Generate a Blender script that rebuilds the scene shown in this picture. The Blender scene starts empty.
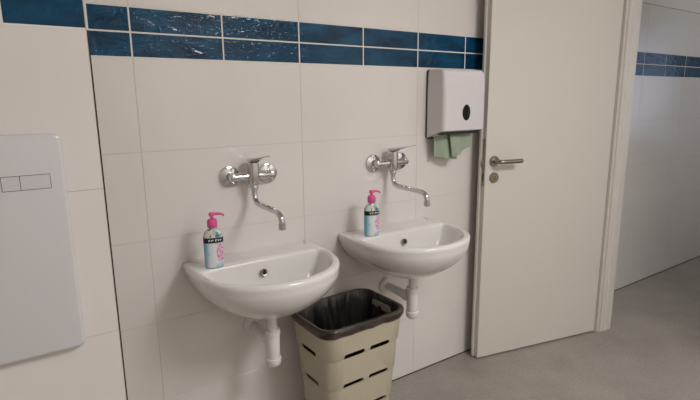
import bpy, bmesh, math, random
from mathutils import Vector, Matrix, noise
random.seed(7)
PI = math.pi
C = bpy.context.scene.collection

# ------------------------------------------------------------------ materials
def srgb(r, g, b):
    def f(c):
        c /= 255.0
        return c/12.92 if c <= .04045 else ((c+.055)/1.055)**2.4
    return (f(r), f(g), f(b), 1)

def mat(name, col, rough=.5, metal=0, **kw):
    m = bpy.data.materials.new(name); m.use_nodes = True
    b = m.node_tree.nodes['Principled BSDF']
    b.inputs['Base Color'].default_value = col
    b.inputs['Roughness'].default_value = rough
    b.inputs['Metallic'].default_value = metal
    for k, v in kw.items():
        b.inputs[k].default_value = v
    return m

def N(m, t, **kw):
    n = m.node_tree.nodes.new(t)
    for k, v in kw.items():
        if k in n.inputs: n.inputs[k].default_value = v
        else: setattr(n, k, v)
    return n
def L(m, a, b): m.node_tree.links.new(a, b)
def coords(m, scale=(1, 1, 1)):
    tc = N(m, 'ShaderNodeTexCoord'); mp = N(m, 'ShaderNodeMapping')
    mp.inputs['Scale'].default_value = scale
    L(m, tc.outputs['Object'], mp.inputs['Vector']); return mp.outputs[0]
def ramp(m, fac, stops):
    r = N(m, 'ShaderNodeValToRGB')
    e = r.color_ramp.elements
    while len(e) < len(stops): e.new(.5)
    for i, (p, c) in enumerate(stops): e[i].position = p; e[i].color = c
    L(m, fac, r.inputs[0]); return r.outputs[0]
def bsdf(m): return m.node_tree.nodes['Principled BSDF']
def noisy(m, c1, c2, scale, sc3=(1, 1, 1), detail=3, lo=.35, hi=.65):
    n = N(m, 'ShaderNodeTexNoise', Scale=scale, Detail=detail)
    L(m, coords(m, sc3), n.inputs['Vector'])
    L(m, ramp(m, n.outputs['Fac'], [(lo, c1), (hi, c2)]), bsdf(m).inputs['Base Color']); return n
def bumpy(m, scale, strength, dist=.002, detail=3, sc3=(1, 1, 1)):
    n = N(m, 'ShaderNodeTexNoise', Scale=scale, Detail=detail)
    L(m, coords(m, sc3), n.inputs['Vector'])
    b = N(m, 'ShaderNodeBump', Strength=strength, Distance=dist)
    L(m, n.outputs['Fac'], b.inputs['Height']); L(m, b.outputs[0], bsdf(m).inputs['Normal']); return b

M_tile = mat('beige_ceramic', srgb(214, 206, 196), .16)
noisy(M_tile, srgb(220, 214, 208), srgb(225, 219, 213), 2.5)
bumpy(M_tile, 5, .04, .004, 1)
M_grout = mat('grey_grout', srgb(200, 193, 185), .9)
M_bgrout = mat('pale_grout', srgb(226, 222, 215), .8)
M_blue = mat('blue_glaze', srgb(14, 62, 100), .07, IOR=1.33)
def blue_setup():
    m = M_blue
    n = noisy(m, srgb(3, 36, 58), srgb(16, 78, 112), 7, (1, 1, 2.2), 5, .3, .68)
    b1 = N(m, 'ShaderNodeTexNoise', Scale=11, Detail=1.5, Distortion=1.2)
    b2 = N(m, 'ShaderNodeTexNoise', Scale=60, Detail=2)
    v = coords(m, (1, 1, 1.8)); L(m, v, b1.inputs['Vector']); L(m, v, b2.inputs['Vector'])
    rr = ramp(m, b2.outputs['Fac'], [(.55, (0, 0, 0, 1)), (.72, (1, 1, 1, 1))])
    mx = N(m, 'ShaderNodeMath', operation='MULTIPLY_ADD'); mx.inputs[1].default_value = .16
    L(m, rr, mx.inputs[0]); L(m, b1.outputs['Fac'], mx.inputs[2])
    bp = N(m, 'ShaderNodeBump', Strength=.55, Distance=.006)
    L(m, mx.outputs[0], bp.inputs['Height']); L(m, bp.outputs[0], bsdf(m).inputs['Normal'])
    bsdf(m).inputs['Specular IOR Level'].default_value = .5
blue_setup()
M_paint = mat('wall_paint', srgb(224, 219, 212), .85)
M_ceil = mat('ceiling_paint', srgb(238, 236, 232), .9)
M_floor = mat('floor_stone', srgb(150, 142, 134), .42)
def floor_setup():
    m = M_floor
    n1 = N(m, 'ShaderNodeTexNoise', Scale=3.2, Detail=8, Roughness=.65)
    n2 = N(m, 'ShaderNodeTexNoise', Scale=90, Detail=3)
    v = coords(m); L(m, v, n1.inputs['Vector']); L(m, v, n2.inputs['Vector'])
    c1 = ramp(m, n1.outputs['Fac'], [(.3, srgb(146, 138, 129)), (.7, srgb(166, 158, 149))])
    c2 = ramp(m, n2.outputs['Fac'], [(.35, (.82, .82, .82, 1)), (.65, (1, 1, 1, 1))])
    mx = N(m, 'ShaderNodeMix', data_type='RGBA', blend_type='MULTIPLY'); mx.inputs[0].default_value = 1
    L(m, c1, mx.inputs[6]); L(m, c2, mx.inputs[7])
    L(m, mx.outputs[2], bsdf(m).inputs['Base Color'])
    bp = N(m, 'ShaderNodeBump', Strength=.12, Distance=.001)
    L(m, n2.outputs['Fac'], bp.inputs['Height']); L(m, bp.outputs[0], bsdf(m).inputs['Normal'])
floor_setup()
M_fgrout = mat('floor_joint', srgb(150, 142, 134), .8)
M_fstrip = mat('floor_scuff', srgb(176, 170, 160), .5)
M_porc = mat('porcelain', srgb(228, 225, 221), .1, **{'Coat Weight': .4, 'Coat Roughness': .04})
M_chrome = mat('chrome', (.62, .62, .62, 1), .1, 1)
M_plast = mat('white_plastic', srgb(228, 226, 221), .35)
M_plast2 = mat('dispenser_white', srgb(216, 211, 212), .32)
M_panel = mat('panel_white', srgb(204, 202, 203), .12)
M_dark = mat('dark_grey_plastic', srgb(48, 46, 46), .4)
M_window = mat('smoked_window', srgb(20, 18, 18), .12)
M_line = mat('shadow_gap', srgb(70, 66, 64), .7)
M_edge = mat('dark_joint', srgb(52, 44, 38), .8)
M_trimb = mat('beige_trim', srgb(212, 203, 190), .35)
M_door = mat('door_lacquer', srgb(212, 207, 197), .38)
bumpy(M_door, 160, .03, .001)
M_frame = mat('frame_lacquer', srgb(214, 208, 199), .4)
M_steel = mat('brushed_steel', srgb(150, 143, 134), .32, 1)
bumpy(M_steel, 300, .05, .001)
M_brass = mat('brass', srgb(176, 146, 86), .3, 1)
M_towel = mat('green_paper', srgb(152, 164, 143), .95)
bumpy(M_towel, 120, .3, .001)
M_pink = mat('pink_plastic', srgb(222, 88, 152), .4)
M_bin = mat('beige_plastic', srgb(188, 179, 158), .42)
bumpy(M_bin, 250, .06, .001)
M_bag = mat('black_bag', srgb(32, 27, 24), .32, **{'Specular IOR Level': .7})
noisy(M_bag, srgb(16, 13, 11), srgb(54, 46, 40), 30, (1, 1, .12), 4, .4, .75)
bumpy(M_bag, 45, .8, .006, 3, (1, 1, .15))
M_bagrim = mat('bag_over_rim', srgb(72, 62, 54), .3)
noisy(M_bagrim, srgb(24, 19, 16), srgb(82, 71, 61), 12, (1, 1, 4), 4, .35, .65)
bumpy(M_bagrim, 30, .6, .005, 3, (1, 1, 4))
M_hole = mat('dark_hole', srgb(18, 16, 15), .8)
M_lab = mat('label_black', srgb(22, 20, 26), .4)

def bottle_mat():
    m = mat('bottle_print', srgb(200, 215, 225), .22)
    co = coords(m)
    sep = N(m, 'ShaderNodeSeparateXYZ'); L(m, co, sep.inputs[0])
    def mr(sock, a, b, w=.004):
        n = N(m, 'ShaderNodeMapRange'); n.inputs[1].default_value = a; n.inputs[2].default_value = b
        L(m, sock, n.inputs[0]); return n.outputs[0]
    def mul(a, b, op='MULTIPLY'):
        n = N(m, 'ShaderNodeMath', operation=op); L(m, a, n.inputs[0])
        if isinstance(b, (int, float)): n.inputs[1].default_value = b
        else: L(m, b, n.inputs[1])
        return n.outputs[0]
    def mix(f, a, b):
        n = N(m, 'ShaderNodeMix', data_type='RGBA'); L(m, f, n.inputs[0])
        if isinstance(a, tuple): n.inputs[6].default_value = a
        else: L(m, a, n.inputs[6])
        if isinstance(b, tuple): n.inputs[7].default_value = b
        else: L(m, b, n.inputs[7])
        return n.outputs[2]
    X, Z = sep.outputs[0], sep.outputs[2]
    # pale body with blue sides and watery blue patches low down
    base = ramp(m, mr(X, -.031, .031), [(0, srgb(120, 176, 200)), (.25, srgb(208, 216, 220)), (.6, srgb(226, 228, 226)), (1, srgb(200, 210, 216))])
    n1 = N(m, 'ShaderNodeTexNoise', Scale=38, Detail=1); L(m, co, n1.inputs[0])
    blue = ramp(m, n1.outputs['Fac'], [(.54, (0, 0, 0, 1)), (.64, (1, 1, 1, 1))])
    base = mix(mul(blue, .5), base, srgb(120, 186, 214))
    # busy yellow, blue and dark shapes on the shoulder
    n2 = N(m, 'ShaderNodeTexVoronoi', Scale=80); L(m, co, n2.inputs['Vector'])
    s2 = N(m, 'ShaderNodeSeparateColor'); L(m, n2.outputs['Color'], s2.inputs[0])
    busy = ramp(m, s2.outputs[0], [(0, srgb(90, 106, 116)), (.2, srgb(110, 164, 190)), (.4, srgb(222, 220, 206)), (.6, srgb(212, 200, 130)), (.8, srgb(206, 216, 216))])
    base = mix(mul(mr(Z, .107, .110), 1), base, busy)
    # pink scaled patch on the right flank
    dx = mul(X, -.020, 'ADD'); dz = mul(Z, -.055, 'ADD')
    d = mul(mul(mul(dx, dx), 5.0), mul(dz, dz), 'ADD')
    pk = mr(d, .00100, .00092)
    n3 = N(m, 'ShaderNodeTexVoronoi', Scale=150); L(m, co, n3.inputs['Vector'])
    pink = ramp(m, n3.outputs['Distance'], [(.25, srgb(196, 96, 146)), (.55, srgb(226, 190, 208))])
    base = mix(pk, base, pink)
    L(m, base, bsdf(m).inputs['Base Color'])
    return m
M_bottle = bottle_mat()

# ------------------------------------------------------------------ mesh helpers
def finish(name, bm, ms, parent=None, loc=(0, 0, 0), rz=0, smooth=35):
    bmesh.ops.recalc_face_normals(bm, faces=bm.faces[:])
    if smooth:
        for f in bm.faces: f.smooth = True
        for e in bm.edges:
            if len(e.link_faces) == 2 and e.calc_face_angle(0) > math.radians(smooth): e.smooth = False
    me = bpy.data.meshes.new(name); bm.to_mesh(me); bm.free()
    if not isinstance(ms, (list, tuple)): ms = [ms]
    for m in ms: me.materials.append(m)
    o = bpy.data.objects.new(name, me); C.objects.link(o)
    o.location = loc; o.rotation_euler = (0, 0, rz)
    if parent: o.parent = parent
    return o
def empty(name, loc, rz=0):
    o = bpy.data.objects.new(name, None); C.objects.link(o)
    o.location = loc; o.rotation_euler = (0, 0, rz); o.empty_display_size = .05; return o
def tag(o, label=None, cat=None, group=None, kind=None):
    for k, v in (('label', label), ('category', cat), ('group', group), ('kind', kind)):
        if v: o[k] = v
    return o
def box(bm, lo, hi, mi=0, bev=0, seg=2):
    v = [bm.verts.new((x, y, z)) for z in (lo[2], hi[2]) for y in (lo[1], hi[1]) for x in (lo[0], hi[0])]
    fs = [bm.faces.new([v[i] for i in q]) for q in ((0, 2, 3, 1), (4, 5, 7, 6), (0, 1, 5, 4), (2, 6, 7, 3), (0, 4, 6, 2), (1, 3, 7, 5))]
    for f in fs: f.material_index = mi
    if bev:
        r = bmesh.ops.bevel(bm, geom=list({e for f in fs for e in f.edges}), offset=bev, segments=seg, affect='EDGES', profile=.5)
        for f in r['faces']: f.material_index = mi
def loft(bm, rings, cap0=True, cap1=True, mi=0, mis=None):
    vs = [[bm.verts.new(p) for p in r] for r in rings]
    n = len(vs[0])
    for k in range(len(vs)-1):
        for i in range(n):
            j = (i+1) % n
            f = bm.faces.new((vs[k][i], vs[k][j], vs[k+1][j], vs[k+1][i])); f.material_index = mis[k] if mis else mi
    if cap0: bm.faces.new(vs[0][::-1]).material_index = mis[0] if mis else mi
    if cap1: bm.faces.new(vs[-1]).material_index = mis[-1] if mis else mi
    return vs
def frame_of(d):
    d = d.normalized(); a = Vector((0, 0, 1)) if abs(d.z) < .9 else Vector((1, 0, 0))
    u = d.cross(a).normalized(); return u, d.cross(u)
def lathe(bm, p0, axis, prof, n=32, mi=0, cap0=True, cap1=True):
    """prof: list of (distance along axis, radius)"""
    p0 = Vector(p0); ax = Vector(axis).normalized(); u, w = frame_of(ax)
    loft(bm, [[p0+ax*h+(u*math.cos(2*PI*i/n)+w*math.sin(2*PI*i/n))*max(r, 1e-5) for i in range(n)] for h, r in prof], cap0, cap1, mi)
def tube(bm, pts, rad, n=20, mi=0, sub=6):
    """smooth tube through points (Catmull-Rom)"""
    P = [Vector(p) for p in pts]; Q = []; R = []
    rr = rad if isinstance(rad, (list, tuple)) else [rad]*len(P)
    for k in range(len(P)-1):
        a, b, c, d = P[max(k-1, 0)], P[k], P[k+1], P[min(k+2, len(P)-1)]
        for s in range(sub):
            t = s/sub
            Q.append(.5*((2*b)+(c-a)*t+(2*a-5*b+4*c-d)*t*t+(-a+3*b-3*c+d)*t**3)); R.append(rr[k]*(1-t)+rr[k+1]*t)
    Q.append(P[-1]); R.append(rr[-1])
    u = None; rings = []
    for k, q in enumerate(Q):
        d = (Q[min(k+1, len(Q)-1)]-Q[max(k-1, 0)]).normalized()
        if u is None: u, w = frame_of(d)
        u = (u-d*u.dot(d)).normalized(); w = d.cross(u)
        rings.append([q+(u*math.cos(2*PI*i/n)+w*math.sin(2*PI*i/n))*R[k] for i in range(n)])
    loft(bm, rings, mi=mi)
def rrect(w, d, r, n=8, cx=0, cy=0):
    """rounded rectangle outline, counter-clockwise"""
    out = []
    for sx, sy, a0 in ((1, -1, -PI/2), (1, 1, 0), (-1, 1, PI/2), (-1, -1, PI)):
        for i in range(n+1):
            a = a0+PI/2*i/n
            out.append((cx+sx*(w/2-r)+r*math.cos(a), cy+sy*(d/2-r)+r*math.sin(a)))
    return out
def tree(o, name=None, parent=None):
    c = o.copy(); C.objects.link(c); c.parent = parent
    for ch in [q for q in bpy.data.objects if q.parent == o]: tree(ch, None, c)
    return c

# ------------------------------------------------------------------ the setting
ZB = 1.498; H = .3003; BP = .077          # underside of the blue band, row height, blue row height
def rows(dz=0):
    r = [(ZB-(k+1)*H, ZB-k*H, 0) for k in range(5)]
    r += [(ZB, ZB+BP, 1), (ZB+BP, ZB+2*BP, 1), (ZB+2*BP, ZB+2*BP+H, 0)]
    return [(max(a+dz, 0), b+dz, c) for a, b, c in r]
def tiles(bm, x0, x1, y, off=0, gap=.0013, gapb=.0030, offb=0, dz=0):
    """tiles facing -y with their face at y; grout sits 1.2 mm behind"""
    for z0, z1, b in rows(dz):
        P = .3 if b else .6; k = math.floor((x0-(offb if b else off))/P)
        while True:
            a = (offb if b else off)+k*P; c = a+P; k += 1
            if a >= x1-.001: break
            g = gapb if b else gap
            a_, c_ = max(a, x0), min(c, x1)
            if c_-a_ < .01: continue
            lo = (a_+(g/2 if a > x0 else 0), z0+g/2); hi = (c_-(g/2 if c < x1 else 0), z1-g/2)
            ch = .0022 if b else .0007; dy = .0016 if b else .0006
            A = [(lo[0], y+.006, lo[1]), (hi[0], y+.006, lo[1]), (hi[0], y+.006, hi[1]), (lo[0], y+.006, hi[1])]
            Bq = [(p[0], y+dy, p[2]) for p in A]
            Cc = [(lo[0]+ch, y, lo[1]+ch), (hi[0]-ch, y, lo[1]+ch), (hi[0]-ch, y, hi[1]-ch), (lo[0]+ch, y, hi[1]-ch)]
            loft(bm, [A, Bq, Cc], False, True, mi=1 if b else 0)
MW = [M_tile, M_blue, M_grout, M_bgrout, M_paint, M_edge]
ZT = ZB+2*BP+H; ZC = 2.62
def tiled_wall(name, x0, x1, y, thick, off=0, offb=0, dz=0):
    bm = bmesh.new(); tiles(bm, x0, x1, y, off, offb=offb, dz=dz); ZB = globals()['ZB']+dz; ZT = globals()['ZT']+dz
    box(bm, (x0, y+.0012, 0), (x1, y+thick, ZB-.0005), 2)
    box(bm, (x0, y+.0008, ZB-.0005), (x1, y+thick, ZB+2*BP+.0005), 3)
    box(bm, (x0, y+.0012, ZB+2*BP+.0005), (x1, y+thick, ZT), 2)
    box(bm, (x0, y+.0015, ZT+.003), (x1, y+thick, ZC), 4); box(bm, (x0, y+.0040, ZT), (x1, y+thick, ZT+.003), 5)
    return tag(finish(name, bm, MW, smooth=0), kind='structure')
XP = 2.40                                   # partition with the doorway
tiled_wall('wall_back', -.209, XP, 0, .12)
tiled_wall('wall_anteroom_back', 2.50, 5.3, 0, .12, off=.2, offb=.2)
YL = -.665
tiled_wall('wall_left', -1.9, -.2105, YL, .785, off=-.14, offb=-.04, dz=-.006)
bm = bmesh.new(); box(bm, (-.2105, YL+.0005, 0), (-.2096, YL+.010, ZC))
box(bm, (-.2105, YL-.0006, ZB-.007), (-.2066, YL+.010, ZB+2*BP))
tag(finish('trim_1', bm, M_trimb, smooth=0), 'beige corner trim at the end of the projecting tiled wall', kind='structure')
bm = bmesh.new(); box(bm, (-.2095, YL-.0005, 0), (-.2072, YL+.012, ZB-.008))
tag(finish('trim_2', bm, M_edge, smooth=0), 'dark joint down the edge of the projecting tiled wall', kind='structure')
def plain(name, boxes, m, **k):
    bm = bmesh.new()
    for a, b in boxes: box(bm, a, b)
    return tag(finish(name, bm, m, smooth=0), kind='structure', **k)
DH = 2.0
plain('wall_right', [((XP, -.262, 0), (2.49, 0, ZC)), ((XP, -3.3, 0), (2.49, -1.172, ZC)), ((XP, -1.172, DH+.03), (2.49, -.262, ZC))], M_paint)
plain('wall_west', [((-2.0, -3.3, 0), (-1.9, .12, ZC))], M_paint)
plain('wall_front', [((-2.0, -3.4, 0), (2.49, -3.3, ZC))], M_paint)
plain('wall_anteroom_front', [((2.49, -2.7, 0), (5.3, -2.6, ZC))], M_paint)
plain('wall_anteroom_right', [((5.3, -2.7, 0), (5.4, .12, .9)), ((5.3, -2.7, 2.1), (5.4, .12, ZC)), ((5.3, -2.7, .9), (5.4, -1.9, 2.1)), ((5.3, -.7, .9), (5.4, .12, 2.1))], M_paint)
plain('ceiling', [((-2.0, -3.4, ZC), (5.4, .12, ZC+.1))], M_ceil)

# floor with 60 cm slabs
bm = bmesh.new()
box(bm, (-2.0, -3.4, -.1), (5.4, .12, -.0002), 1)
for i in range(-4, 9):
    for j in range(-6, 1):
        x0 = .40+.6*i; y0 = -1.0+.6*j+.6*2
        if x0 > 5.4 or y0 > .1: continue
        lo = (max(x0, -2.0)+.0008, max(y0, -3.4)+.0008); hi = (min(x0+.6, 5.4)-.0004, min(y0+.6, .1)-.0004)
        if hi[0]-lo[0] < .02 or hi[1]-lo[1] < .02: continue
        box(bm, (lo[0], lo[1], -.008), (hi[0], hi[1], 0), 0)
box(bm, (2.22, -.4008, -.002), (2.485, -.3992, .00012), 2)
tag(finish('floor', bm, [M_floor, M_fgrout, M_fstrip], smooth=0), kind='structure')
# dark sealing joint at the foot of the tiled walls
for nm, x0, x1 in (('baseboard_back', -.207, XP), ('baseboard_anteroom', 2.50, 5.3)):
    bm = bmesh.new(); box(bm, (x0, -.0030, 0), (x1, -.0003, .004))
    tag(finish(nm, bm, M_edge, smooth=0), kind='structure')

# door frame
def zprism(bm, poly, z0, z1, mi=0): loft(bm, [[(x, y, z0) for x, y in poly], [(x, y, z1) for x, y in poly]], mi=mi)
fr = empty('door_frame', (2.44, -.29, 0)); tag(fr, kind='structure', label='off-white moulded frame around the doorway')
YH = -.286; YK = -1.142
def jamb(y, s):
    P = [(2.384, y+s*.045), (2.384, y+s*.004), (2.402, y+s*.004), (2.402, y-s*.006), (2.408, y-s*.009), (2.430, y-s*.009),
         (2.433, y-s*.014), (2.440, y-s*.016), (2.499, y-s*.016), (2.499, y+s*.085), (2.4905, y+s*.085), (2.4905, y+s*.024), (2.3995, y+s*.024), (2.3995, y+s*.045)]
    return [(a-2.44, b+.29) for a, b in P]
bm = bmesh.new(); zprism(bm, jamb(YH, 1), 0, DH+.03); finish('hinge_jamb', bm, M_frame, fr, smooth=0)
bm = bmesh.new(); zprism(bm, jamb(YK, -1), 0, DH+.03); finish('latch_jamb', bm, M_frame, fr, smooth=0)
bm = bmesh.new()
box(bm, (2.3845-2.44, YK+.29, DH), (2.399-2.44, YH+.29, DH+.075)); box(bm, (2.40-2.44, YK+.305, DH-.002), (2.49-2.44, YH+.275, DH+.029)); box(bm, (2.491-2.44, YK+.29, DH), (2.499-2.44, YH+.29, DH+.075))
finish('head', bm, M_frame, fr, smooth=0)

# door leaf, standing open
AX, AY = 1.565, -.096; BX, BY = 2.373, -.273
ang = math.atan2(BY-AY, BX-AX); W = .826
dr = empty('door_1', (AX, AY, 0), ang); tag(dr, 'off-white door leaf standing open towards the tiled wall', kind='structure')
bm = bmesh.new()
prof = [(0, 0), (W, 0), (W, .026), (W+.006, .026), (W+.006, .041), (-.012, .041), (-.012, .026), (0, .026)]
zprism(bm, prof, .008, 1.985)
bmesh.ops.bevel(bm, geom=[e for e in bm.edges], offset=.0012, segments=2, affect='EDGES')
finish('leaf', bm, M_door, dr, smooth=25)
hz = 1.056
bm = bmesh.new()
lathe(bm, (.050, 0, hz), (0, -1, 0), [(0, .0265), (.006, .0265), (.009, .0245), (.0095, .012)])
o = finish('handle_rose', bm, M_steel, dr)
bm = bmesh.new()
tube(bm, [(.050, -.008, hz), (.050, -.030, hz), (.052, -.043, hz), (.064, -.050, hz), (.085, -.051, hz), (.13, -.051, hz), (.180, -.051, hz)], [.0108]*7, 20)
finish('handle', bm, M_steel, dr)
bm = bmesh.new()
lathe(bm, (.053, 0, hz-.082), (0, -1, 0), [(0, .0265), (.005, .0265), (.008, .0245), (.0081, .010)])
ro = finish('key_rose', bm, M_steel, dr)
bm = bmesh.new()
lathe(bm, (.053, -.0075, hz-.078), (0, -1, 0), [(0, .0085), (.003, .0085), (.0032, .003)])
box(bm, (.0488, -.0100, hz-.098), (.0572, -.007, hz-.080), 0, .001)
cy = finish('lock_cylinder', bm, M_brass, ro)
bm = bmesh.new(); box(bm, (.0524, -.0118, hz-.092), (.0536, -.0095, hz-.0735)); finish('keyhole', bm, M_hole, cy, smooth=0)
bm = bmesh.new(); box(bm, (-.0018, .005, hz-.125), (.0003, .022, hz+.11), 0, .0004); lp = finish('lock_plate', bm, M_steel, dr)
bm = bmesh.new(); box(bm, (-.010, .008, hz-.018), (-.001, .019, hz+.004), 0, .002)
finish('latch', bm, M_steel, lp)
bm = bmesh.new(); box(bm, (-.0026, .009, hz-.095), (-.0015, .018, hz-.060)); finish('bolt_slot', bm, M_line, lp, smooth=0)
for z in (.22, 1.76):
    bm = bmesh.new(); lathe(bm, (W+.0085, .0475, z-.045), (0, 0, 1), [(0, .006), (.09, .006)]); finish('hinge', bm, M_steel, dr)

# ------------------------------------------------------------------ flush panel on the projecting wall
fp = empty('flush_panel', (-.45, YL, .883)); tag(fp, 'large glossy white toilet flush panel with two outlined buttons on the left wall', 'flush panel')
bm = bmesh.new()
w, h = .348, .421; x0 = (-.274-w)+.45
def fpring(inset, y):
    return [(x0+w/2+a, y, h/2+b) for a, b in rrect(w-2*inset, h-2*inset, .012-inset*.4, 6)]
loft(bm, [fpring(0, -.0003), fpring(0, -.0115), fpring(.001, -.0145), fpring(.003, -.0165), fpring(.006, -.0175)])
finish('plate', bm, M_panel, fp, smooth=50)
for a, b in ((-.373, -.346), (-.345, -.299)):
    bm = bmesh.new(); box(bm, (a+.45, -.0182, .323), (b+.45, -.0172, .348))
    q = finish('button', bm, M_panel, fp, smooth=0)
    bm = bmesh.new(); a_, b_ = a+.45, b+.45; t = .0009
    for lo, hi in (((a_-t, .323-t), (b_+t, .323)), ((a_-t, .348), (b_+t, .348+t)), ((a_-t, .323), (a_, .348)), ((b_, .323), (b_+t, .348))):
        box(bm, (lo[0], -.0180, lo[1]), (hi[0], -.0172, hi[1]))
    finish('button_gap', bm, M_line, q, smooth=0)

# ------------------------------------------------------------------ washbasins
def dense(fn, n=600): return [fn(i/n) for i in range(n)]
def polar(poly, c, n, flat=None):
    """radius of the closed outline poly around c for n equally spaced angles"""
    out = []
    for i in range(n):
        a = 2*PI*i/n; dx, dy = math.cos(a), math.sin(a); best = 0
        for k in range(len(poly)):
            x1, y1 = poly[k][0]-c[0], poly[k][1]-c[1]; x2, y2 = poly[(k+1) % len(poly)][0]-c[0], poly[(k+1) % len(poly)][1]-c[1]
            ex, ey = x2-x1, y2-y1; den = dx*ey-dy*ex
            if abs(den) < 1e-12: continue
            t = (x1*ey-y1*ex)/den; s = (x1*dy-y1*dx)/den
            if t > 0 and -1e-6 <= s <= 1+1e-6: best = max(best, t)
        out.append((c[0]+dx*best, c[1]+dy*best))
    return out
def smooth_poly(pts, it=3):
    for _ in range(it):
        q = []
        for k in range(len(pts)):
            a, b = pts[k], pts[(k+1) % len(pts)]
            q += [(a[0]*.75+b[0]*.25, a[1]*.75+b[1]*.25), (a[0]*.25+b[0]*.75, a[1]*.25+b[1]*.75)]
        pts = q
    return pts
half = [(.240, 0), (.248, 0), (.251, -.004), (.254, -.05), (.257, -.12), (.255, -.19), (.243, -.25), (.214, -.315), (.168, -.365), (.105, -.402), (.035, -.418)]
OUT = smooth_poly(half+[(-x, y) for x, y in half[::-1]], 3)
halfi = [(.10, -.136), (.185, -.136), (.219, -.137), (.230, -.143), (.232, -.18), (.219, -.245), (.188, -.300), (.148, -.344), (.092, -.374), (.03, -.388)]
INN = smooth_poly(halfi+[(-x, y) for x, y in halfi[::-1]], 3)
NA = 144
O = polar(OUT, (0, -.2), NA); I = polar(INN, (0, -.24), NA)
RIM = .80
def basin_mesh():
    bm = bmesh.new(); rings = []
    # bowl, from the drain outwards
    cI = (0, -.235)
    for r, z in ((.07, .655), (.16, .656), (.35, .661), (.52, .669), (.68, .683), (.80, .702), (.88, .724), (.93, .748), (.96, .768), (.98, .782), (.992, .790), (1.005, .7955), (1.022, .7985)):
        rr = []
        for x, y in I:
            px, py = cI[0]+(x-cI[0])*r, cI[1]+(y-cI[1])*r
            rr.append((px, py, z))
        rings.append(rr)
    # rim / deck
    def mixr(t, z, outset=0):
        rr = []
        for (x, y), (u, v) in zip(I, O):
            ix, iy = cI[0]+(x-cI[0])*1.022, cI[1]+(y-cI[1])*1.022
            rr.append((ix+(u-ix)*t, iy+(v-iy)*t, z))
        return rr
    rings += [mixr(.25, .7995), mixr(.55, .800)]
    def outr(inset, z, rr=1.0):
        c = (0, -.19); res = []
        for x, y in O:
            dx, dy = x-c[0], y-c[1]; l = math.hypot(dx, dy); s = (l-inset)/l
            px, py = c[0]+dx*s, c[1]+dy*s
            if y > -.19:
                k = min(1, -y/.19)   # 0 at the wall
                py = min(0, py*k**.5 if k > 0 else 0)
            res.append((px, py, z))
        return res
    rings += [outr(.010, .7995), outr(.005, .7975), outr(.0015, .7935), outr(0, .787), outr(.0005, .779), outr(.003, .769)]
    # outer skirt
    for k in range(1, 25):
        t = k/24; zz = .769-(.769-.604)*t
        r = (1-t**1.75)**(1/1.55) if t < 1 else 0
        r = max(r, .13)
        c = (0, -.185); res = []
        for x, y in O:
            px = c[0]+(x-c[0])*r*.988; dy = y-c[1]
            if dy > 0:
                rb = min(1, r*1.45+.0)
                py = c[1]+dy*rb
            else: py = c[1]+dy*r*.99
            res.append((px, min(py, 0), zz))
        rings.append(res)
    loft(bm, rings, cap0=True, cap1=True)
    return bm
def make_basin(cx, label):
    r = empty('washbasin', (cx, -.0005, 0)); tag(r, label, 'sink', 'washbasins on the tiled wall')
    b = finish('basin', basin_mesh(), M_porc, r, smooth=60)
    bm = bmesh.new(); lathe(bm, (0, -.235, .655), (0, 0, 1), [(0, .031), (.003, .031), (.005, .028), (.003, .020), (.002, .004)]); d = finish('drain', bm, M_chrome, r)
    bm = bmesh.new(); nrm = Vector((0, -1, .33)).normalized()
    p = Vector((-.008, -.1525, .755))
    lathe(bm, p-nrm*.004, nrm, [(0, .0135), (.006, .0135), (.0072, .0120), (.0066, .0082), (.004, .0078)], 28)
    ov = finish('overflow_ring', bm, M_steel, r)
    bm = bmesh.new(); lathe(bm, p-nrm*.0005, nrm, [(0, .0084), (.0012, .0084)], 24); finish('overflow_hole', bm, M_hole, ov)
    return r
S1, S2 = .355, 1.013
s1 = make_basin(S1, 'white washbasin nearest the flush panel, its right end overhanging the beige bin')
s2 = tree(s1); s2.location.x = S2; s2.location.z = .003
s2['label'] = 'white washbasin to the right of the bin, nearest the door'

# bottle traps
def make_trap(cx, label):
    r = empty('bottle_trap', (cx, -.19, 0)); tag(r, label, 'drain trap', 'bottle traps under the washbasins')
    bm = bmesh.new(); lathe(bm, (0, 0, .548), (0, 0, 1), [(0, .0175), (.052, .0175), (.053, .024), (.0565, .026)], 32); finish('tailpiece', bm, M_plast, r)
    bm = bmesh.new(); lathe(bm, (0, 0, .527), (0, 0, 1), [(0, .0265), (.002, .028), (.020, .028), (.023, .0255), (.024, .018)], 36); finish('nut', bm, M_plast, r)
    bm = bmesh.new(); lathe(bm, (0, 0, .437), (0, 0, 1), [(0, .0235), (.004, .0245), (.086, .0255), (.091, .0245)], 36); finish('trap_body', bm, M_plast, r)
    bm = bmesh.new(); lathe(bm, (0, 0, .405), (0, 0, 1), [(0, .004), (.001, .014), (.005, .0215), (.012, .0262), (.022, .0275), (.030, .0285), (.034, .0285), (.036, .0245)], 36); finish('cup', bm, M_plast, r)
    zp = .500
    bm = bmesh.new(); lathe(bm, (0, .185, zp), (0, -1, 0), [(0, .0190), (.165, .0190)], 32); finish('outlet_pipe', bm, M_plast, r)
    bm = bmesh.new(); lathe(bm, (0, .050, zp), (0, -1, 0), [(0, .0225), (.002, .0250), (.020, .0250), (.024, .0225), (.030, .0205)], 32); finish('outlet_nut', bm, M_plast, r)
    bm = bmesh.new(); lathe(bm, (0, .1895, zp), (0, -1, 0), [(0, .0385), (.004, .0385), (.010, .036), (.016, .028), (.019, .0195)], 36); finish('wall_flange', bm, M_plast, r)
    return r
t1 = make_trap(S1-.003, 'white plastic bottle trap hanging left of the bin, under the nearer washbasin')
t2 = tree(t1); t2.location = (S2+.007, -.19, .010)
for ch in t2.children:
    if ch.name.startswith('tailpiece'): ch.scale.z = .86; ch.location.z = .548*.14
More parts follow.
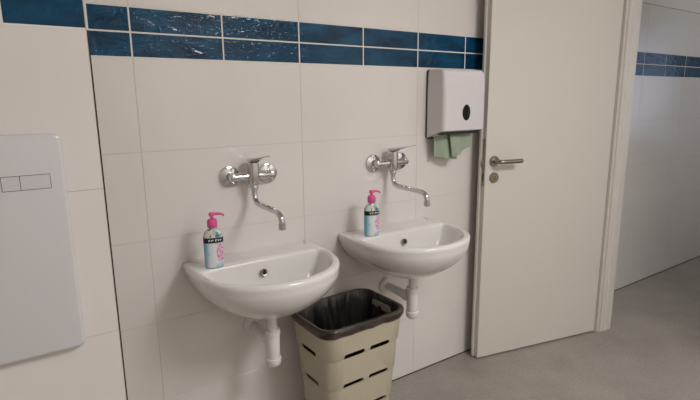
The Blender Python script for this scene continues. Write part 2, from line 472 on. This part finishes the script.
t2['label'] = 'white plastic bottle trap right of the bin, under the farther washbasin'

# ------------------------------------------------------------------ wall mixers
def make_faucet(cx, label):
    r = empty('wall_faucet', (cx, 0, 1.09)); tag(r, label, 'faucet', 'chrome wall faucets above the washbasins')
    for s in (-1, 1):
        bm = bmesh.new(); x = s*.076
        lathe(bm, (x, -.0004, 0), (0, -1, 0), [(0, .0390), (.003, .0390), (.008, .0365), (.011, .028), (.0125, .0195), (.0138, .0165)], 40); fl = finish('escutcheon', bm, M_chrome, r)
        bm = bmesh.new(); lathe(bm, (x, -.012, 0), (0, -1, 0), [(0, .0155), (.020, .0155), (.032, .0150), (.038, .012), (.041, .006)], 28)
        finish('connector', bm, M_chrome, fl)
    bm = bmesh.new()
    lathe(bm, (-.086, -.040, 0), (1, 0, 0), [(0, .009), (.003, .0128), (.010, .0138), (.162, .0138), (.169, .0128), (.172, .009)], 32)
    rings = []
    for z, w_, d_, rr in ((-.036, .026, .030, .010), (-.033, .034, .036, .012), (-.026, .0375, .040, .013), (.020, .0385, .041, .014), (.046, .0375, .040, .014), (.048, .0335, .036, .013)):
        rings.append([(a, b-.048, z+.003) for a, b in rrect(w_, d_, rr, 6)])
    loft(bm, rings); finish('body', bm, M_chrome, r, smooth=40)
    # lever: cap that runs out into a thin blade towards the user
    bm = bmesh.new(); rings = []
    for y, w_, z0, z1 in ((-.026, .022, .053, .058), (-.030, .034, .052, .063), (-.050, .040, .052, .067), (-.070, .037, .053, .0685), (-.080, .032, .060, .070), (-.110, .026, .066, .0735), (-.150, .023, .0755, .0795), (-.180, .021, .0825, .0855), (-.186, .016, .0845, .0865)):
        cz = (z0+z1)/2; rings.append([(a, y, cz+b) for a, b in rrect(w_, z1-z0, min((z1-z0)*.48, w_*.3), 4)])
    loft(bm, rings); finish('lever', bm, M_chrome, r, smooth=40)
    bm = bmesh.new()
    lathe(bm, (0, -.048, -.033), (0, 0, -1), [(0, .0135), (.003, .0145), (.012, .0145), (.014, .012), (.020, .0118), (.022, .0095)], 28)
    finish('swivel_collar', bm, M_chrome, r)
    bm = bmesh.new()
    tube(bm, [(0, -.048, -.053), (0, -.0490, -.070), (0, -.055, -.086), (0, -.074, -.0965), (0, -.105, -.0995), (0, -.150, -.1000), (0, -.200, -.1005), (0, -.238, -.1030), (0, -.258, -.112), (0, -.266, -.126), (0, -.267, -.137)], .0102, 20)
    sp = finish('spout', bm, M_chrome, r)
    bm = bmesh.new(); lathe(bm, (0, -.267, -.134), (0, 0, -1), [(0, .0105), (.002, .0125), (.020, .0125), (.022, .011), (.0225, .008)], 28)
    finish('aerator', bm, M_chrome, sp)
    return r
f1 = make_faucet(.369, 'chrome wall faucet with long spout over the washbasin nearest the flush panel')
f2 = tree(f1); f2.location = (1.022, 0, 1.088)
f2['label'] = 'chrome wall faucet with long spout, beside the towel dispenser'

# ------------------------------------------------------------------ soap bottles
def make_soap(x, y, z, rz, label):
    r = empty('soap_bottle', (x, y, z), rz); tag(r, label, 'soap bottle', 'pump soap bottles on the washbasins')
    def sec(w_, d_, zz): return [(w_/2*math.copysign(abs(math.cos(a))**.75, math.cos(a)), d_/2*math.copysign(abs(math.sin(a))**.85, math.sin(a)), zz) for a in [2*PI*i/48 for i in range(48)]]
    S = [(.052, .030, 0), (.060, .036, .002), (.064, .039, .008), (.066, .040, .04), (.066, .040, .08), (.065, .040, .108), (.061, .038, .120), (.050, .034, .129), (.037, .030, .135), (.028, .027, .137), (.026, .026, .142)]
    bm = bmesh.new(); loft(bm, [sec(a, b, c) for a, b, c in S])
    bd = finish('bottle', bm, M_bottle, r, smooth=50)
    bm = bmesh.new(); n = 25; lo = []; 
    def on(a, zz, k=1.012):
        return ((.0658*k)/2*math.copysign(abs(math.cos(a))**.75, math.cos(a)), (.0403*k)/2*math.copysign(abs(math.sin(a))**.85, math.sin(a)), zz)
    rws = [[bm.verts.new(on(-PI*1.02+PI*1.04*i/(n-1), zz)) for i in range(n)] for zz in (.090, .099, .108)]
    for k in range(2):
        for i in range(n-1): bm.faces.new((rws[k][i], rws[k][i+1], rws[k+1][i+1], rws[k+1][i]))
    lb = finish('label_band', bm, M_lab, bd, smooth=40)
    bm = bmesh.new()   # pale illegible marks on the band, five short upright strokes
    for a0, hgt in ((-2.0, .008), (-1.75, .007), (-1.5, .008), (-1.25, .007), (-1.0, .007)):
        for da, z0, z1 in ((0, .095, .095+hgt*.95), (.10, .095+hgt*.5, .095+hgt)):
            q = [on(a0+da, z0, 1.02), on(a0+da+.075, z0, 1.02), on(a0+da+.075, z1, 1.02), on(a0+da, z1, 1.02)]
            bm.faces.new([bm.verts.new(p) for p in q])
    finish('label_marks', bm, M_plast, lb, smooth=0)
    bm = bmesh.new(); lathe(bm, (0, 0, .1415), (0, 0, 1), [(0, .0160), (.002, .0172), (.020, .0172), (.027, .0150), (.029, .0085), (.030, .006)], 32); cl = finish('pump_collar', bm, M_pink, r)
    bm = bmesh.new(); lathe(bm, (0, 0, .170), (0, 0, 1), [(0, .0055), (.009, .0055), (.010, .0095), (.019, .0100), (.0215, .0085), (.0225, .004)], 24)
    tube(bm, [(0, 0, 0.1855), (.012, 0, 0.1865), (.024, 0, 0.1860), (.034, 0, 0.1835), (.040, 0, 0.1780)], [.006, .0052, .0045, .004, .0035], 14)
    finish('pump_head', bm, M_pink, r)
    return r
b1 = make_soap(S1-.1745, -.120, .8003, math.radians(-14), 'soap bottle with pink pump on the washbasin nearest the flush panel')
b2 = tree(b1); b2.location = (.853, -.118, .8033); b2.rotation_euler = (0, 0, math.radians(-10))
b2['label'] = 'soap bottle with pink pump on the washbasin right of the bin'

# ------------------------------------------------------------------ waste bin
BXC, BYC, BRZ = .680, -.188, math.radians(1.5)
bn = empty('waste_bin', (BXC, BYC, 0), BRZ); tag(bn, 'tall beige plastic waste bin with slotted tiers, standing between the washbasins', 'waste bin')
BT = .540
def bw(z): k = z/BT; return (.306+.078*k, .200+.080*k)
def bring(z, ins=0, r=.055):
    w_, d_ = bw(z); return [(a, b, z) for a, b in rrect(w_-2*ins, d_-2*ins, r, 8)]
bm = bmesh.new()
rr = []; tiers = [0, .042, .167, .292, .417, BT]
rr.append(bring(.0005, .010)); rr.append(bring(.006, .004))
for k in range(5):
    z0, z1 = tiers[k], tiers[k+1]
    if k: rr += [bring(z0, .0036), bring(z0+.0015, .0010), bring(z0+.004, 0)]
    rr.append(bring(z1-.001 if k < 4 else z1, .0036 if k < 4 else 0))
# wall thickness: back down inside
rr += [bring(BT, .0025), bring(.30, .0105), bring(.008, .0125)]
loft(bm, rr)
body = finish('bin_body', bm, M_bin, bn, smooth=30)
# slots cut right through
bm = bmesh.new()
def slot(cx, cy, z, axis, ln, hh=.0205):
    pts = rrect(ln, hh, hh*.45, 5)
    w_, d_ = bw(z)
    if axis == 'x': loft(bm, [[(cx+a, s*(cy), z+b) for a, b in pts] for s in (1,)]+[[(cx+a, cy*.6, z+b) for a, b in pts]])
    else: loft(bm, [[(cx, cy+a, z+b) for a, b in pts], [(cx*.7, cy+a, z+b) for a, b in pts]])
for z in (.049, .174, .299, .424):
    w_, d_ = bw(z)
    for s in (-1, 1):
        for u in (-.0605, .0605) : slot(u, s*(d_/2+.02), z, 'x', .096)
        slot(s*(w_/2+.02), .0, z, 'y', .105)
bmesh.ops.recalc_face_normals(bm, faces=bm.faces[:])
cm = bpy.data.meshes.new('cut'); bm.to_mesh(cm); bm.free(); cut = bpy.data.objects.new('cut', cm); C.objects.link(cut)
cut.location = bn.location; cut.rotation_euler = bn.rotation_euler
bpy.context.view_layer.update()
md = body.modifiers.new('b', 'BOOLEAN'); md.object = cut; md.operation = 'DIFFERENCE'; md.solver = 'EXACT'
bpy.context.view_layer.update()
ev = body.evaluated_get(bpy.context.evaluated_depsgraph_get())
nm = bpy.data.meshes.new_from_object(ev); body.modifiers.clear(); body.data = nm
bpy.data.objects.remove(cut)
# bag
bg = empty('bin_bag', (BXC, BYC, .0), BRZ); tag(bg, 'black plastic bag lining the beige bin and folded over its rim', 'bin bag')
def fold(p, k, amp):
    x, y, z = p; a = math.atan2(y, x)
    n_ = noise.noise(Vector((math.cos(a)*9+3, math.sin(a)*9, z*3+k)))
    l = math.hypot(x, y); s = 1-amp*max(0, .5+n_)/l
    return (x*s, y*s, z)
NB = 14
def bagring(z, ins, zr, amp=0, k=0, r=.058, zamp=0):
    w_, d_ = bw(zr); q = rrect(w_-2*ins, d_-2*ins, r, NB)
    # extra points along the straights
    out = []
    for i in range(len(q)):
        a, b = q[i], q[(i+1) % len(q)]
        m_ = max(1, int(math.hypot(a[0]-b[0], a[1]-b[1])/.006))
        for j in range(m_): out.append((a[0]+(b[0]-a[0])*j/m_, a[1]+(b[1]-a[1])*j/m_))
    res = []
    for x, y in out:
        zz = z
        if zamp:
            a = math.atan2(y, x); zz += zamp*(noise.noise(Vector((math.cos(a)*4+7, math.sin(a)*4, k)))*.9+.35*noise.noise(Vector((math.cos(a)*12+7, math.sin(a)*12, k))))
        res.append(fold((x, y, zz), k, amp) if amp else (x, y, zz))
    return res
def same(rings):
    n = min(len(r) for r in rings); o_ = []
    for r in rings:
        # resample by arc length so every ring has the same count and lines up
        P = [Vector(p) for p in r]; Ls = [0]
        for i in range(len(P)): Ls.append(Ls[-1]+(P[(i+1) % len(P)]-P[i]).length)
        T = Ls[-1]; m_ = 260; q = []; k = 0
        for i in range(m_):
            t = T*i/m_
            while Ls[k+1] < t: k += 1
            f = (t-Ls[k])/max(Ls[k+1]-Ls[k], 1e-9); q.append(P[k].lerp(P[(k+1) % len(P)], f))
        o_.append(q)
    return o_
bm = bmesh.new()
R_ = [bagring(.514, -.0045, .514, .0, 1, zamp=.005), bagring(.526, -.0080, .527, 0, 1, zamp=.002), bagring(.539, -.0085, BT), bagring(.5465, -.0065, BT), bagring(.5495, -.0015, BT), bagring(.5475, .0065, BT)]
loft(bm, same(R_), False, False)
finish('folded_rim', bm, M_bagrim, bg, smooth=60)
bm = bmesh.new()
R_ = [bagring(.5475, .0065, BT), bagring(.535, .009, .53, .003, 2), bagring(.51, .012, .51, .006, 2), bagring(.47, .013, .47, .012, 2.1), bagring(.42, .014, .42, .018, 2.2), bagring(.36, .014, .36, .022, 2.3), bagring(.30, .014, .30, .026, 2.4), bagring(.23, .014, .23, .028, 2.6), bagring(.15, .014, .15, .026, 2.8), bagring(.07, .015, .07, .024, 3), bagring(.03, .03, .03, .02, 3)]
loft(bm, same(R_), False, True)
finish('liner', bm, M_bag, bg, smooth=60)
# grip opening of the bin seen pale through the bag on the right-hand end
bm = bmesh.new()
wq, dq = bw(.505)
pts = rrect(.120, .030, .010, 5)
loft(bm, [[(wq/2-.0185, a-.0, .512+b) for a, b in pts], [(wq/2-.0165, a, .512+b) for a, b in pts]])
tag(finish('grip_opening', bm, mat('grip_through_bag', srgb(160, 150, 138), .5), bn), 'pale grip opening showing in the dark lining')

# ------------------------------------------------------------------ towel dispenser
ds = empty('towel_dispenser', (1.387, 0, 1.19)); tag(ds, 'white wall-mounted paper towel dispenser beside the door, with a dark oval window', 'towel dispenser')
bm = bmesh.new()
loft(bm, [[(a, y, .145+b) for a, b in rrect(.270-i, .314-i, .014, 5)] for y, i in ((-.0004, 0), (-.010, 0), (-.012, .003))])
box(bm, (-.126, -.100, .010), (.126, -.010, .028), 0, .006)
finish('back_plate', bm, M_dark, ds)
bm = bmesh.new(); rings = []
def cover_ring(z, topin=0):
    # plan outline from the wall round the front, with generous vertical edges
    hw = .133-topin*.5; d = .118-topin
    return hw, d
zs = [(.026, 0), (.030, 0), (.12, 0), (.22, .001), (.275, .005), (.290, .009), (.298, .018), (.3005, .030)]
n = 10
def plan(hw, d, r):
    out = [(-hw, -.011)]
    for i in range(n+1):
        a = PI+PI/2*i/n; out.append((-hw+r+r*math.cos(a), -(d-r)+r*math.sin(a)))
    for i in range(n+1):
        a = -PI/2+PI/2*i/n; out.append((hw-r+r*math.cos(a), -(d-r)+r*math.sin(a)))
    out.append((hw, -.011)); return out
for z, ti in zs:
    hw, d = .1345-ti*.35, .120-ti
    ring = []
    for x, y in plan(hw, d, .020):
        zz = z
        if z <= .03:
            # bottom edge: low at the wall, sweeping up towards the front
            u = max(0, min(1, (-y-.011)/.10)); u = max(u, min(1, (x+.1345)/.045)*u); zz = z-.036+.004+.034*(u*u*(3-2*u))**.8
            zz += .003*math.cos(x/.135*PI/2)*u
        ring.append((x, y, zz))
    rings.append(ring)
loft(bm, rings, cap0=True, cap1=True)
finish('cover', bm, M_plast2, ds, smooth=40)
bm = bmesh.new()
el = [(.0255*math.cos(a), .036*math.sin(a)) for a in [2*PI*i/40 for i in range(40)]]
loft(bm, [[(.006+a*k, y, .108+b*k) for a, b in el] for y, k in ((-.118, 1), (-.1206, 1), (-.1212, .93), (-.1208, .82))])
finish('level_window', bm, M_window, ds)
# folded towels hanging out
def towel(x0, x1, y, z1, zb, seed, label):
    bm = bmesh.new(); nx, nz = 28, 16; th = .0022
    def P(i, k):
        u = i/nx; v = k/nz; x = x0+(x1-x0)*u
        zb_ = zb(u); z = z1+(zb_-z1)*v
        yy = y+.006*math.sin(u*9+seed)*(.3+v)+.010*v*math.sin(u*4+seed*2)-.012*v
        return Vector((x+.006*v*math.sin(seed+u*3), yy, z))
    A = [[bm.verts.new(P(i, k)+Vector((0, -th, 0))) for i in range(nx+1)] for k in range(nz+1)]
    B = [[bm.verts.new(P(i, k)) for i in range(nx+1)] for k in range(nz+1)]
    for k in range(nz):
        for i in range(nx):
            bm.faces.new((A[k][i], A[k][i+1], A[k+1][i+1], A[k+1][i])); bm.faces.new((B[k][i], B[k+1][i], B[k+1][i+1], B[k][i+1]))
    for k in range(nz):
        bm.faces.new((A[k][0], A[k+1][0], B[k+1][0], B[k][0])); bm.faces.new((A[k][nx], B[k][nx], B[k+1][nx], A[k+1][nx]))
    for i in range(nx):
        bm.faces.new((A[nz][i], A[nz][i+1], B[nz][i+1], B[nz][i])); bm.faces.new((A[0][i], B[0][i], B[0][i+1], A[0][i+1]))
    tag(finish('paper_towel', bm, M_towel, smooth=50), label, 'paper towel', 'green paper towels hanging from the dispenser')
towel(1.264, 1.395, -.046, 1.198, lambda u: 1.098-.020*u, .5, 'left sheet of crumpled green paper towel hanging below the dispenser')
towel(1.345, 1.482, -.066, 1.197, lambda u: 1.092+.022*math.sin(u*2.2)+(.035*max(0, u-.62)*2), 2.1, 'right sheet of crumpled green paper towel, in front, hanging below the dispenser')

# ------------------------------------------------------------------ lights
def area(name, loc, rot, size, power, col, sy=None):
    l = bpy.data.lights.new(name, 'AREA'); l.energy = power; l.color = col
    l.shape = 'RECTANGLE' if sy else 'DISK'; l.size = size
    if sy: l.size_y = sy
    o = bpy.data.objects.new(name, l); C.objects.link(o); o.location = loc; o.rotation_euler = rot; return o
M_lampglow = mat('lamp_glass', (1, .9, .76, 1), .4)
def lamp(x, y, power, col, label, size=.28):
    r = empty('ceiling_lamp', (x, y, ZC)); tag(r, label, 'ceiling lamp')
    bm = bmesh.new(); lathe(bm, (0, 0, 0), (0, 0, -1), [(0, size*.62), (.02, size*.62), (.03, size*.58)], 40); finish('lamp_base', bm, M_plast, r)
    area('lamp_light', (x, y, ZC-.05), (0, 0, 0), size, power, col)
WARM = (1, .99, 1)
lamp(1.3, -2.35, 48, WARM, 'round ceiling lamp over the middle of the washroom', .95)
lamp(-.9, -2.7, 4.5, WARM, 'round ceiling lamp on the flush panel side', .5)
lamp(3.9, -1.3, 9, (1, .98, .96), 'round ceiling lamp of the room beyond the door', .5)
area('daylight', (5.28, -1.3, 1.5), (0, math.radians(90), 0), 1.1, 2, (.62, .74, 1))
w = bpy.data.worlds.new('World'); bpy.context.scene.world = w; w.use_nodes = True
w.node_tree.nodes['Background'].inputs[0].default_value = (.62, .74, 1, 1); w.node_tree.nodes['Background'].inputs[1].default_value = .5

# ------------------------------------------------------------------ camera
cd = bpy.data.cameras.new('Camera'); cam = bpy.data.objects.new('Camera', cd); C.objects.link(cam)
F = Vector((0.54887204, 0.8127101, -0.19555505)); R = Vector((0.82750925, -0.56135671, -0.0103479)); U = Vector((0.11818598, 0.15614394, 0.98063813))
mw = Matrix((R, U, -F)).transposed().to_4x4(); mw.translation = Vector((-0.35074, -1.741266, -0.140602+1.498))
cam.matrix_world = mw
cd.sensor_width = 36; cd.lens = 498.937/700*36; cd.clip_start = .02
sc = bpy.context.scene; sc.camera = cam
sc.view_settings.view_transform = 'Standard'; sc.view_settings.look = 'None'; sc.view_settings.gamma = 1; sc.view_settings.use_curve_mapping = False
sc.view_settings.exposure = .07
